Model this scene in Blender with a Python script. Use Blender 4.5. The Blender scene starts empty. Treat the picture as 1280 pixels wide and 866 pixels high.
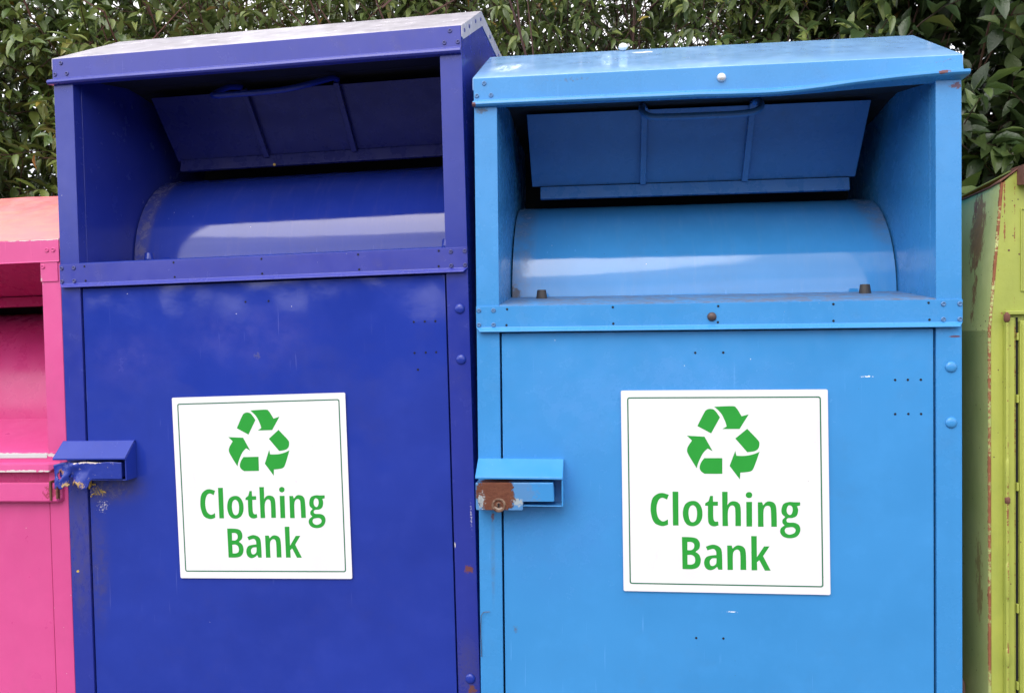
import bpy, math, random
import numpy as np
from mathutils import Vector, Matrix, noise
from mathutils.geometry import tessellate_polygon
random.seed(7); RNG = np.random.default_rng(7)
scene = bpy.context.scene
COL = scene.collection
W = 1.15                       # width of a bank
LETTERS=[[[(2303,5170),(2208,5413),(2176,5396),(2129,5372),(2076,5345),(2023,5327),(1974,5320),(1931,5330),(1890,5348),(1850,5376),(1813,5413),(1782,5461),(1755,5521),(1730,5594),(1709,5677),(1696,5762),(1688,5847),(1689,5936),(1695,6031),(1708,6126),(1728,6216),(1754,6289),(1789,6350),(1833,6404),(1884,6447),(1935,6478),(1986,6496),(2041,6495),(2100,6473),(2157,6443),(2208,6413),(2243,6395),(2245,6654),(2205,6668),(2149,6690),(2084,6712),(2013,6727),(1943,6729),(1872,6716),(1791,6694),(1711,6663),(1636,6622),(1575,6567),(1527,6496),(1487,6410),(1455,6315),(1431,6218),(1411,6127),(1399,6042),(1393,5957),(1394,5872),(1399,5791),(1405,5712),(1416,5635),(1430,5556),(1447,5483),(1470,5413),(1499,5352),(1534,5300),(1573,5251),(1618,5211),(1667,5175),(1714,5147),(1763,5123),(1814,5103),(1865,5091),(1921,5085),(1978,5083),(2045,5092),(2120,5111),(2194,5135),(2259,5156)]],[[(2486,5013),(2769,5013),(2757,6691),(2484,6696)]],[[(3468,5464),(3527,5465),(3584,5475),(3639,5493),(3690,5520),(3737,5555),(3779,5600),(3822,5653),(3858,5716),(3888,5783),(3910,5856),(3926,5937),(3933,6028),(3935,6121),(3928,6212),(3915,6295),(3894,6366),(3867,6435),(3832,6495),(3793,6552),(3750,6598),(3697,6638),(3639,6672),(3576,6698),(3511,6716),(3450,6722),(3388,6719),(3325,6709),(3262,6688),(3203,6660),(3153,6621),(3110,6572),(3072,6513),(3042,6446),(3016,6375),(2996,6304),(2982,6231),(2974,6152),(2973,6071),(2977,5994),(2990,5919),(3007,5844),(3030,5772),(3061,5703),(3096,5638),(3141,5588),(3196,5546),(3262,5512),(3331,5488),(3403,5470)],[(3465,5677),(3499,5683),(3534,5702),(3568,5728),(3601,5763),(3625,5803),(3643,5848),(3655,5903),(3665,5964),(3668,6026),(3670,6087),(3667,6154),(3661,6223),(3650,6294),(3635,6356),(3617,6407),(3594,6445),(3565,6475),(3533,6498),(3500,6511),(3469,6519),(3439,6519),(3404,6513),(3374,6497),(3343,6474),(3319,6438),(3299,6387),(3281,6324),(3267,6251),(3257,6176),(3252,6109),(3252,6044),(3259,5977),(3267,5913),(3282,5854),(3301,5806),(3325,5765),(3358,5729),(3393,5703),(3430,5685)]],[[(4318,5210),(4453,5208),(4455,5494),(4691,5491),(4688,5694),(4461,5697),(4461,5784),(4458,5911),(4455,6053),(4456,6187),(4459,6288),(4467,6355),(4479,6400),(4493,6430),(4511,6451),(4532,6469),(4560,6481),(4597,6482),(4633,6476),(4666,6470),(4689,6468),(4708,6658),(4679,6668),(4640,6684),(4595,6700),(4548,6712),(4501,6716),(4457,6712),(4406,6701),(4357,6685),(4312,6662),(4278,6632),(4251,6597),(4231,6560),(4217,6516),(4208,6455),(4200,6374),(4195,6254),(4196,6102),(4199,5940),(4202,5796),(4205,5699),(4064,5700),(4075,5579),(4239,5468)]],[[(4899,5002),(5162,5001),(5163,5407),(5147,5664),(5163,5642),(5184,5610),(5209,5573),(5237,5541),(5268,5515),(5301,5495),(5340,5481),(5381,5469),(5423,5463),(5466,5463),(5513,5469),(5562,5480),(5611,5498),(5657,5521),(5694,5554),(5724,5590),(5746,5627),(5762,5676),(5776,5743),(5788,5838),(5793,5984),(5793,6176),(5792,6381),(5789,6562),(5786,6685),(5519,6688),(5521,6574),(5523,6410),(5526,6226),(5527,6051),(5524,5922),(5519,5842),(5513,5792),(5503,5759),(5491,5737),(5473,5714),(5452,5694),(5426,5680),(5397,5674),(5367,5673),(5340,5677),(5314,5689),(5289,5707),(5264,5734),(5240,5764),(5221,5800),(5205,5837),(5190,5877),(5180,5924),(5171,5984),(5164,6063),(5161,6175),(5160,6319),(5163,6469),(5165,6600),(5166,6692),(4899,6696)]],[[(6057,5491),(6335,5488),(6324,6701),(6052,6705)]],[[(6198,5005),(6222,5007),(6246,5013),(6269,5022),(6291,5034),(6309,5048),(6324,5064),(6336,5087),(6344,5109),(6350,5133),(6349,5156),(6347,5180),(6343,5202),(6333,5227),(6320,5249),(6306,5265),(6287,5279),(6267,5289),(6242,5297),(6218,5303),(6193,5305),(6171,5303),(6146,5299),(6122,5290),(6102,5280),(6083,5268),(6067,5250),(6055,5229),(6045,5205),(6039,5182),(6035,5158),(6040,5136),(6046,5112),(6056,5087),(6071,5067),(6085,5049),(6104,5035),(6126,5023),(6151,5013),(6175,5007)]],[[(6612,5504),(6824,5501),(6864,5653),(6884,5631),(6911,5599),(6942,5561),(6977,5526),(7009,5500),(7040,5482),(7073,5468),(7106,5458),(7142,5454),(7179,5454),(7224,5463),(7273,5473),(7322,5492),(7368,5516),(7405,5551),(7433,5590),(7455,5630),(7473,5681),(7487,5752),(7496,5850),(7503,5998),(7508,6191),(7508,6393),(7507,6574),(7506,6698),(7243,6702),(7242,6584),(7241,6412),(7238,6219),(7236,6039),(7231,5907),(7225,5828),(7217,5779),(7209,5753),(7197,5734),(7181,5716),(7161,5696),(7139,5683),(7112,5675),(7086,5673),(7059,5675),(7035,5681),(7008,5691),(6981,5707),(6957,5729),(6936,5757),(6920,5786),(6905,5816),(6893,5856),(6884,5911),(6875,5992),(6870,6116),(6869,6276),(6870,6448),(6871,6601),(6872,6706),(6607,6708)]],[[(8629,5487),(8625,5649),(8478,5683),(8488,5709),(8500,5744),(8514,5786),(8526,5831),(8530,5878),(8525,5929),(8516,5985),(8504,6042),(8485,6095),(8462,6139),(8431,6174),(8394,6200),(8353,6222),(8310,6240),(8265,6256),(8221,6264),(8170,6265),(8121,6265),(8076,6267),(8039,6275),(8012,6289),(7992,6307),(7977,6329),(7967,6351),(7965,6372),(7967,6394),(7973,6420),(7985,6443),(8005,6465),(8037,6480),(8084,6488),(8147,6488),(8217,6487),(8284,6487),(8341,6494),(8392,6506),(8439,6525),(8481,6545),(8520,6570),(8550,6600),(8576,6635),(8596,6678),(8610,6723),(8618,6769),(8622,6816),(8619,6863),(8611,6909),(8596,6958),(8577,7004),(8555,7045),(8530,7081),(8501,7118),(8466,7148),(8429,7176),(8386,7200),(8335,7220),(8278,7236),(8217,7248),(8155,7255),(8094,7257),(8035,7253),(7972,7242),(7911,7226),(7854,7205),(7806,7180),(7767,7150),(7731,7113),(7702,7074),(7680,7031),(7666,6991),(7659,6948),(7659,6901),(7665,6857),(7678,6812),(7697,6772),(7726,6735),(7767,6701),(7810,6669),(7851,6643),(7877,6623),(7861,6611),(7839,6590),(7815,6568),(7792,6543),(7778,6517),(7770,6486),(7769,6454),(7769,6419),(7775,6385),(7786,6352),(7806,6322),(7835,6290),(7866,6260),(7895,6233),(7913,6215),(7893,6199),(7860,6174),(7826,6146),(7792,6115),(7767,6080),(7751,6046),(7739,6007),(7734,5967),(7730,5922),(7734,5875),(7741,5821),(7754,5758),(7773,5695),(7795,5638),(7826,5592),(7870,5556),(7923,5527),(7980,5508),(8039,5492),(8092,5480),(8145,5474),(8200,5476),(8253,5481),(8296,5485),(8329,5489)],[(8116,5642),(8140,5646),(8166,5655),(8193,5667),(8217,5685),(8237,5708),(8251,5734),(8261,5769),(8267,5805),(8271,5844),(8271,5880),(8266,5917),(8258,5957),(8245,5996),(8231,6032),(8216,6061),(8200,6081),(8181,6097),(8161,6109),(8140,6115),(8120,6115),(8100,6109),(8077,6096),(8053,6080),(8033,6058),(8017,6035),(8005,6007),(7995,5976),(7987,5942),(7983,5905),(7981,5873),(7985,5838),(7992,5802),(8000,5767),(8013,5735),(8025,5709),(8042,5686),(8058,5668),(8077,5656),(8095,5646)],[(8023,6731),(8064,6723),(8113,6716),(8166,6710),(8217,6708),(8260,6712),(8296,6725),(8329,6743),(8355,6766),(8377,6792),(8389,6819),(8395,6849),(8393,6884),(8384,6920),(8370,6952),(8345,6983),(8312,7009),(8267,7033),(8218,7055),(8169,7069),(8124,7077),(8084,7076),(8043,7068),(8002,7052),(7968,7035),(7941,7015),(7919,6992),(7901,6964),(7889,6935),(7883,6905),(7879,6878),(7882,6854),(7888,6830),(7900,6808),(7913,6787),(7927,6769),(7941,6757),(7956,6749),(7972,6741),(7995,6735)]],[[(2912,7257),(2971,7258),(3057,7256),(3155,7257),(3250,7259),(3334,7264),(3403,7270),(3468,7277),(3529,7287),(3582,7304),(3631,7327),(3674,7357),(3710,7396),(3740,7439),(3763,7485),(3781,7532),(3788,7585),(3792,7644),(3788,7702),(3777,7759),(3760,7807),(3730,7854),(3686,7896),(3639,7932),(3596,7964),(3568,7986),(3596,8005),(3635,8031),(3679,8062),(3722,8099),(3754,8138),(3778,8184),(3798,8239),(3812,8296),(3822,8355),(3822,8413),(3815,8472),(3802,8537),(3782,8600),(3755,8656),(3720,8706),(3681,8745),(3636,8779),(3583,8805),(3521,8827),(3448,8842),(3350,8854),(3230,8855),(3108,8854),(2998,8851),(2923,8851)],[(3180,7502),(3204,7500),(3241,7496),(3282,7494),(3322,7495),(3359,7499),(3392,7511),(3424,7524),(3454,7542),(3479,7565),(3497,7591),(3509,7628),(3513,7670),(3512,7715),(3506,7759),(3496,7796),(3479,7824),(3457,7850),(3430,7870),(3401,7888),(3369,7902),(3332,7910),(3287,7912),(3240,7911),(3201,7911),(3173,7911)],[(3171,8148),(3200,8144),(3241,8140),(3288,8136),(3337,8137),(3377,8143),(3412,8158),(3448,8176),(3481,8201),(3507,8229),(3527,8264),(3539,8308),(3545,8361),(3547,8420),(3540,8472),(3528,8517),(3507,8547),(3478,8573),(3444,8591),(3407,8607),(3370,8619),(3329,8625),(3282,8627),(3238,8624),(3197,8622),(3170,8622)]],[[(4075,7722),(4120,7704),(4185,7678),(4261,7651),(4338,7627),(4410,7617),(4475,7622),(4542,7632),(4605,7653),(4664,7679),(4715,7712),(4755,7747),(4787,7780),(4814,7824),(4834,7889),(4851,7985),(4860,8135),(4863,8331),(4864,8538),(4860,8724),(4859,8852),(4672,8855),(4610,8713),(4587,8731),(4559,8757),(4522,8787),(4485,8815),(4446,8837),(4409,8853),(4368,8869),(4328,8881),(4287,8887),(4246,8884),(4203,8874),(4159,8857),(4114,8833),(4076,8802),(4043,8767),(4019,8721),(3999,8668),(3985,8609),(3978,8548),(3978,8493),(3986,8439),(4003,8384),(4026,8330),(4055,8283),(4088,8243),(4126,8215),(4171,8195),(4220,8179),(4271,8167),(4320,8157),(4375,8148),(4435,8142),(4494,8136),(4545,8135),(4579,8131),(4579,8102),(4580,8062),(4578,8015),(4572,7971),(4560,7934),(4542,7904),(4520,7875),(4494,7851),(4461,7834),(4422,7826),(4373,7832),(4310,7849),(4247,7871),(4192,7893),(4153,7907)],[(4588,8291),(4558,8291),(4513,8290),(4462,8290),(4413,8294),(4372,8306),(4340,8324),(4311,8350),(4284,8378),(4266,8410),(4253,8445),(4249,8483),(4253,8528),(4263,8572),(4276,8613),(4293,8641),(4315,8660),(4341,8670),(4372,8674),(4404,8675),(4433,8667),(4462,8655),(4490,8637),(4519,8613),(4544,8584),(4564,8550),(4575,8502),(4581,8443),(4586,8382),(4586,8327)]],[[(5110,7652),(5330,7649),(5370,7802),(5390,7783),(5417,7755),(5450,7725),(5485,7695),(5518,7675),(5546,7659),(5577,7645),(5607,7637),(5642,7631),(5677,7633),(5720,7640),(5768,7652),(5817,7669),(5862,7691),(5900,7724),(5931,7757),(5955,7791),(5975,7836),(5991,7901),(6004,7996),(6011,8142),(6014,8333),(6014,8538),(6013,8718),(6014,8844),(5735,8848),(5736,8734),(5739,8570),(5741,8384),(5740,8211),(5735,8082),(5729,8003),(5721,7954),(5709,7925),(5697,7905),(5679,7885),(5659,7866),(5634,7852),(5606,7846),(5579,7845),(5551,7849),(5524,7857),(5496,7873),(5467,7893),(5442,7920),(5422,7950),(5407,7978),(5395,8006),(5389,8041),(5382,8093),(5375,8168),(5373,8288),(5371,8442),(5372,8606),(5373,8754),(5373,8854),(5110,8858)]],[[(6271,7171),(6536,7168),(6532,8206),(6885,7671),(7146,7663),(6830,8148),(7181,8856),(6906,8862),(6647,8351),(6534,8452),(6540,8851),(6269,8856)]]]
ARROWS=[[[(3745,1769),(3793,1674),(3863,1535),(3942,1379),(4018,1235),(4076,1126),(4113,1064),(4136,1025),(4155,1003),(4175,989),(4202,973),(4237,953),(4276,939),(4316,929),(4357,923),(4400,923),(4439,927),(4480,933),(4521,946),(4561,968),(4606,1005),(4655,1062),(4711,1137),(4766,1220),(4812,1293),(4847,1344),(4408,2130)]],[[(4572,818),(4705,813),(4897,803),(5112,796),(5312,791),(5457,791),(5541,802),(5583,816),(5604,836),(5618,859),(5638,883),(5664,909),(5685,938),(5705,968),(5725,1003),(5747,1041),(5778,1090),(5810,1147),(5842,1206),(5872,1257),(5892,1291),(6234,1199),(5786,1915),(4953,1916),(5164,1791),(5154,1753),(5142,1702),(5126,1639),(5106,1572),(5080,1505),(5050,1434),(5018,1359),(4980,1280),(4937,1203),(4889,1129),(4828,1058),(4757,985),(4682,918),(4617,859)]],[[(6151,1907),(6228,1986),(6338,2104),(6461,2234),(6575,2359),(6655,2454),(6700,2517),(6722,2558),(6728,2588),(6728,2619),(6727,2653),(6725,2700),(6716,2747),(6706,2795),(6687,2840),(6664,2878),(6638,2911),(6607,2939),(6570,2963),(6527,2985),(6478,3003),(6414,3019),(6337,3031),(6257,3041),(6186,3048),(6137,3054),(5574,2381)]],[[(6731,3029),(6691,3138),(6635,3300),(6570,3482),(6508,3650),(6458,3778),(6424,3852),(6400,3899),(6379,3927),(6358,3947),(6330,3968),(6295,3988),(6258,4002),(6219,4012),(6174,4019),(6123,4027),(6060,4035),(5984,4043),(5907,4049),(5837,4052),(5791,4054),(5768,4394),(5281,3731),(5566,2981),(5611,3230),(5670,3230),(5752,3233),(5848,3235),(5948,3234),(6037,3230),(6119,3220),(6199,3207),(6278,3191),(6356,3173),(6428,3153),(6499,3129),(6571,3101),(6636,3071),(6692,3047)]],[[(4061,3348),(4933,3347),(4923,4119),(4060,4122),(4034,4104),(3993,4077),(3950,4047),(3910,4012),(3880,3978),(3857,3943),(3841,3909),(3831,3870),(3825,3829),(3828,3787),(3836,3740),(3851,3688),(3872,3635),(3894,3583),(3919,3536),(3946,3492),(3979,3447),(4012,3407),(4041,3373)]],[[(3228,2241),(4085,2291),(4470,3008),(4234,2871),(4203,2901),(4158,2940),(4104,2986),(4049,3045),(4000,3109),(3950,3188),(3900,3281),(3851,3382),(3807,3477),(3770,3562),(3743,3635),(3720,3703),(3706,3764),(3693,3817),(3682,3853),(3624,3756),(3537,3613),(3442,3453),(3353,3301),(3289,3185),(3255,3112),(3235,3061),(3225,3027),(3223,2996),(3223,2960),(3225,2919),(3234,2881),(3246,2842),(3263,2802),(3286,2757),(3319,2703),(3360,2640),(3405,2576),(3446,2519),(3473,2481)]]]

# ------------------------------------------------------------------ mesh builder
class MB:
    def __init__(s): s.v = []; s.f = []
    def add(s, vs, fs):
        n = len(s.v); s.v += [tuple(p) for p in vs]; s.f += [tuple(i + n for i in f) for f in fs]; return s
    def box(s, x0, x1, y0, y1, z0, z1):
        v = [(x0,y0,z0),(x1,y0,z0),(x1,y1,z0),(x0,y1,z0),(x0,y0,z1),(x1,y0,z1),(x1,y1,z1),(x0,y1,z1)]
        return s.add(v, [(0,3,2,1),(4,5,6,7),(0,1,5,4),(1,2,6,5),(2,3,7,6),(3,0,4,7)])
    def prism(s, prof, xs, warp=None):
        """closed (y,z) profile swept through the x stations"""
        n = len(prof); v = []
        for x in xs:
            for k, (y, z) in enumerate(prof):
                p = (x, y, z)
                if warp: p = warp(p, k)
                v.append(p)
        f = []
        for i in range(len(xs) - 1):
            for k in range(n):
                a = i*n + k; b = i*n + (k+1) % n
                f.append((a, b, b + n, a + n))
        for tri in tessellate_polygon([[Vector((y, z, 0)) for y, z in prof]]):
            f.append(tuple(tri)); f.append(tuple(reversed([t + (len(xs)-1)*n for t in tri])))
        return s.add(v, f)
    def strip(s, line, x0, x1, t, nx=1, warp=None):
        """bent sheet: open (y,z) line given thickness t towards its back, between x0 and x1"""
        pts = [Vector(p) for p in line]; off = []
        for i, p in enumerate(pts):
            a = (pts[i] - pts[i-1]).normalized() if i else (pts[1] - pts[0]).normalized()
            b = (pts[i+1] - pts[i]).normalized() if i < len(pts)-1 else a
            d = (a + b).normalized(); nrm = Vector((-d.y, d.x)); c = max(.4, d.dot(a))
            off.append(p + nrm * (t / c))
        prof = [tuple(p) for p in pts] + [tuple(p) for p in reversed(off)]
        return s.prism(prof, [x0 + (x1-x0)*i/nx for i in range(nx+1)], warp)
    def poly_x(s, prof, x0, x1): return s.prism(prof, [x0, x1])
    def lathe(s, c, axis, prof, n=14):
        """profile of (radius, height along axis)"""
        c = Vector(c); ax = Vector(axis).normalized(); u = ax.orthogonal().normalized(); w = ax.cross(u)
        v = []; f = []
        for r, h in prof:
            for k in range(n):
                a = 2*math.pi*k/n; v.append(c + ax*h + (u*math.cos(a) + w*math.sin(a))*r)
        for i in range(len(prof)-1):
            for k in range(n):
                a = i*n+k; b = i*n+(k+1) % n; f.append((a, b, b+n, a+n))
        f.append(tuple(reversed(range(n)))); f.append(tuple(range((len(prof)-1)*n, len(prof)*n)))
        return s.add(v, f)
    def tube(s, pts, r, n=8):
        pts = [Vector(p) for p in pts]; m = len(pts)
        rr = r if isinstance(r, (list, tuple)) else [r]*m
        v = []; f = []; u = None
        for i, p in enumerate(pts):
            d = (pts[min(i+1, m-1)] - pts[max(i-1, 0)]).normalized()
            u = d.orthogonal().normalized() if u is None else (u - d*u.dot(d)).normalized()
            w = d.cross(u)
            for k in range(n):
                a = 2*math.pi*k/n; v.append(p + (u*math.cos(a) + w*math.sin(a))*rr[i])
        for i in range(m-1):
            for k in range(n):
                a = i*n+k; b = i*n+(k+1) % n; f.append((a, b, b+n, a+n))
        f.append(tuple(reversed(range(n)))); f.append(tuple(range((m-1)*n, m*n)))
        return s.add(v, f)
    def mesh(s, name, mat, smooth=False):
        import bmesh
        me = bpy.data.meshes.new(name); me.from_pydata([tuple(p) for p in s.v], [], s.f); me.validate()
        bm = bmesh.new(); bm.from_mesh(me); bmesh.ops.recalc_face_normals(bm, faces=bm.faces); bm.to_mesh(me); bm.free()
        if mat: me.materials.append(mat)
        if smooth: me.polygons.foreach_set('use_smooth', [True]*len(me.polygons))
        return me
    def build(s, name, mat, parent=None, bevel=0, smooth=False, auto=False):
        o = bpy.data.objects.new(name, s.mesh(name, mat, smooth or bevel > 0)); COL.objects.link(o); o.parent = parent
        if bevel:
            m = o.modifiers.new('bevel', 'BEVEL'); m.width = bevel; m.segments = 2; m.limit_method = 'ANGLE'; m.angle_limit = math.radians(28); m.harden_normals = True
        return o

def tag(o, label=None, cat=None, group=None, kind=None):
    if label: o['label'] = label
    if cat: o['category'] = cat
    if group: o['group'] = group
    if kind: o['kind'] = kind
    return o
def empty(name, label, cat, mat=None, group=None):
    o = bpy.data.objects.new(name, None); COL.objects.link(o); o.empty_display_size = .2
    if mat: o.matrix_world = mat
    return tag(o, label, cat, group)

# ------------------------------------------------------------------ materials
class NT:
    """small wrapper that writes node maths as python"""
    def __init__(s, name):
        s.m = bpy.data.materials.new(name); s.m.use_nodes = True; s.t = s.m.node_tree; s.t.nodes.clear()
        s.out = s.n('ShaderNodeOutputMaterial'); s.b = s.n('ShaderNodeBsdfPrincipled')
        s.t.links.new(s.b.outputs[0], s.out.inputs[0])
        s.co = s.n('ShaderNodeTexCoord').outputs['Object']
    def n(s, k): return s.t.nodes.new(k)
    def put(s, sock, v):
        if hasattr(v, 'is_linked'): s.t.links.new(v, sock)
        elif isinstance(v, (tuple, list)) and len(v) == 3 and sock.type == 'RGBA': sock.default_value = (*v, 1)
        else: sock.default_value = v
    def math(s, op, a, b=0., clamp=False):
        m = s.n('ShaderNodeMath'); m.operation = op; m.use_clamp = clamp; s.put(m.inputs[0], a); s.put(m.inputs[1], b); return m.outputs[0]
    def vmath(s, op, a, b=(0,0,0)):
        m = s.n('ShaderNodeVectorMath'); m.operation = op; s.put(m.inputs[0], a); s.put(m.inputs[1], b)
        return m.outputs['Value'] if op in ('LENGTH', 'DOT_PRODUCT') else m.outputs[0]
    def noise(s, scale, detail=4, rough=.55, stretch=None, dist=0, off=0):
        c = s.co
        if stretch: c = s.vmath('MULTIPLY', c, stretch)
        if off: c = s.vmath('ADD', c, (off, off*.7, off*1.3))
        t = s.n('ShaderNodeTexNoise'); s.put(t.inputs['Vector'], c); t.inputs['Scale'].default_value = scale
        t.inputs['Detail'].default_value = detail; t.inputs['Roughness'].default_value = rough; t.inputs['Distortion'].default_value = dist
        return t.outputs[0]
    def ramp(s, v, a, b):     # smooth 0..1 between a and b
        m = s.n('ShaderNodeMapRange'); m.interpolation_type = 'SMOOTHSTEP'; s.put(m.inputs[0], v)
        m.inputs[1].default_value = a; m.inputs[2].default_value = b; m.inputs[3].default_value = 0; m.inputs[4].default_value = 1
        return m.outputs[0]
    def mix(s, f, a, b):
        m = s.n('ShaderNodeMix'); m.data_type = 'RGBA'; s.put(m.inputs[0], f); s.put(m.inputs[6], a); s.put(m.inputs[7], b); return m.outputs[2]
    def lerp(s, f, a, b):
        m = s.n('ShaderNodeMix'); m.data_type = 'FLOAT'; s.put(m.inputs[0], f); s.put(m.inputs[2], a); s.put(m.inputs[3], b); return m.outputs[0]
    def blob(s, c, r, nscale=40, edge=.5, amt=.62, off=0, detail=5, stretch=None, soft=0):
        """worn patch or painted sheen: noise that opens inside an ellipsoid of radii r round c"""
        d = s.vmath('LENGTH', s.vmath('DIVIDE', s.vmath('SUBTRACT', s.co, c), r))
        inside = s.math('SUBTRACT', 1., d, True)
        if soft: return s.math('MULTIPLY', s.ramp(inside, 0., soft), s.ramp(s.noise(nscale*1.6, 8, .75, off=off, stretch=stretch), .25, .75))
        v = s.math('ADD', s.noise(nscale*1.6, detail+2, .72, off=off, stretch=stretch), s.math('MULTIPLY', inside, amt))
        v = s.math('MULTIPLY', s.ramp(v, edge*.6+.58, edge*.6+.66), s.ramp(inside, 0., .06))
        return v
    def specks(s, scale, size, chance, off=0):
        c = s.vmath('ADD', s.co, (off, off, off)) if off else s.co
        v = s.n('ShaderNodeTexVoronoi'); s.put(v.inputs['Vector'], c); v.inputs['Scale'].default_value = scale
        sep = s.n('ShaderNodeSeparateColor'); s.put(sep.inputs[0], v.outputs['Color'])
        a = s.math('LESS_THAN', v.outputs['Distance'], s.math('MULTIPLY', sep.outputs[1], size))
        return s.math('MULTIPLY', a, s.math('LESS_THAN', sep.outputs[0], chance))
    def bump(s, h, strength, dist, nrm=None):
        b = s.n('ShaderNodeBump'); b.inputs['Strength'].default_value = strength; b.inputs['Distance'].default_value = dist
        s.put(b.inputs['Height'], h)
        if nrm is not None: s.put(b.inputs['Normal'], nrm)
        return b.outputs[0]
    def fin(s, col=None, rough=None, nrm=None, metal=None, **kw):
        if col is not None: s.put(s.b.inputs['Base Color'], col)
        if rough is not None: s.put(s.b.inputs['Roughness'], rough)
        if nrm is not None: s.put(s.b.inputs['Normal'], nrm)
        if metal is not None: s.put(s.b.inputs['Metallic'], metal)
        for k, v in kw.items(): s.put(s.b.inputs[k.replace('_', ' ')], v)
        return s.m

def sep_xyz(t):
    s = t.n('ShaderNodeSeparateXYZ'); t.put(s.inputs[0], t.co); return s.outputs

DIRT = (.10, .075, .055); RUST = (.17, .045, .018); BARE = (.62, .58, .56); YEL = (.55, .38, .06)
def paint(name, base, base2, rough=.2, wav=1.0, dirt=.25, stains_and_sheen=(), speck=(.8,.78,.76), spk=.05, streak=None, dust_sheen=0, spec=.5):
    t = NT(name)
    c = t.mix(t.ramp(t.noise(2.2, 3), .3, .7), base, base2)
    # faint hand-wiped clouding and fine vertical run marks
    c = t.mix(t.math('MULTIPLY', t.ramp(t.noise(14, 6, .6, off=3), .45, .75), .10), c, tuple(min(1, k*1.5+.03) for k in base))
    c = t.mix(t.math('MULTIPLY', t.ramp(t.noise(30, 4, .6, (1,1,.06), off=9), .52, .8), .10*dirt*4), c, tuple(k*.55 for k in base))
    d = t.math('MULTIPLY', t.ramp(t.noise(7, 8, .7, off=5), .5, .85), dirt)
    c = t.mix(d, c, DIRT)
    r = t.lerp(t.ramp(t.noise(20, 5, .6, off=2), .3, .8), rough*.75, rough*1.4)
    r = t.math('ADD', r, t.math('MULTIPLY', d, .5))
    if dust_sheen:  # pale film: dust plus a sky sheen put into the colour
        dm = t.math('MULTIPLY', t.ramp(t.noise(5, 8, .65, off=12), .05, .55), dust_sheen)
        c = t.mix(dm, c, (.60,.56,.60)); r = t.math('ADD', r, t.math('MULTIPLY', dm, .08))
    # tiny chips
    sp = t.specks(38, .055, spk, off=1.7); c = t.mix(sp, c, speck)
    sp2 = t.specks(55, .05, spk*1.2, off=4.1); c = t.mix(sp2, c, (.03,.03,.04))
    scm = t.math('MULTIPLY', t.ramp(t.noise(170, 2, .4, (1,1,.035), off=21), .70, .74), t.ramp(t.noise(5, 3, .5, off=31), .52, .62))
    c = t.mix(t.math('MULTIPLY', scm, .30), c, tuple(min(1, k*1.4+.12) for k in base))
    if streak: c = t.mix(t.math('MULTIPLY', t.ramp(t.noise(*streak[0]), streak[1], streak[2]), streak[4]), c, streak[3])
    for st in stains_and_sheen:
        m = t.blob(*st[1:3], **st[4]) if len(st) > 4 else t.blob(*st[1:3])
        m = t.math('MULTIPLY', m, st[3]); c = t.mix(m, c, st[0]); r = t.math('ADD', r, t.math('MULTIPLY', m, .45), True)
    n1 = t.bump(t.noise(3.2, 2, .45, off=7), .6, .011*wav)
    n2 = t.bump(t.noise(26, 3, .5, off=8), .22, .0010*min(wav, 1.3), n1)
    n3 = t.bump(t.noise(700, 2, .5), .10, .0003, n2)
    return t.fin(c, r, n3, Specular_IOR_Level=spec)

B = dict
# the dark violet-blue bank
NAV  = (.015, .036, .300); NAV2 = (.018, .042, .335)
LIT  = (.045, .260, .60); LIT2 = (.052, .280, .64)
PNK  = (.61, .075, .255); PNK2 = (.67, .088, .29)
GRN  = (.41, .45, .085); GRN2 = (.34, .39, .075)
mats = {}
def M(k): return mats[k]
mats['nav'] = paint('violet_blue_paint', NAV, NAV2, .17, 1.0, .16, spk=.07)
mats['nav_body'] = paint('violet_blue_paint_worn_frame', (.024,.038,.30), (.020,.036,.30), .22, .5, .16, spk=.10, stains_and_sheen=[
    (DIRT, (.03,-.0,.66), (.05,.05,.30), .45, B(nscale=40, soft=.6, stretch=(1,1,.4))), (YEL, (.02,0,.58), (.012,.02,.012), 1., B(nscale=20)),
    (RUST, (1.13,0,.60), (.03,.05,.03), .9, B(nscale=60)), (RUST, (1.128,0,.285), (.03,.05,.035), .9, B(nscale=60)),
    (BARE, (1.140,0,.74), (.012,.03,.16), .7, B(nscale=130, edge=.74)), (BARE, (1.095,0,.66), (.006,.03,.04), .9, B(nscale=90, edge=.66)),
    (DIRT, (1.12,0,.34), (.05,.05,.12), .5, B(nscale=90, soft=.8))])
mats['nav_door'] = paint('violet_blue_door_paint', NAV, NAV2, .10, 3.2, .10, spk=.06, stains_and_sheen=[
    (YEL, (.085,0,.80), (.06,.03,.045), .95, B(nscale=70, edge=.62)), (DIRT, (.12,0,.81), (.15,.03,.06), .7, B(nscale=40, soft=.9)),
    (DIRT, (.08,0,.6), (.05,.03,.25), .4, B(nscale=30, soft=.8)), (BARE, (.10,0,.76), (.07,.03,.07), .8, B(nscale=120, edge=.75)),
    ((.05,.055,.36), (.55,0,1.22), (.30,.03,.12), .5, B(nscale=9, soft=.9)), ((.05,.055,.36), (.20,0,1.16), (.20,.03,.12), .5, B(nscale=8, soft=.9)), ((.05,.055,.22), (.57,0,1.17), (.05,.03,.05), .9, B(nscale=40, edge=.72))])  # soft paler patches: sky reflections painted into the door colour
mats['nav_roof'] = paint('violet_blue_roof_sheen_dust', (.40,.38,.52), (.42,.40,.54), .17, .12, .05, dust_sheen=.8, spk=.015, spec=.9)  # far paler than the bank paint: grazing sky reflection painted in, with dust
mats['nav_fascia'] = paint('violet_blue_fascia', (.046,.056,.34), (.038,.050,.33), .22, .6, .35, spk=.05)
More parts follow.
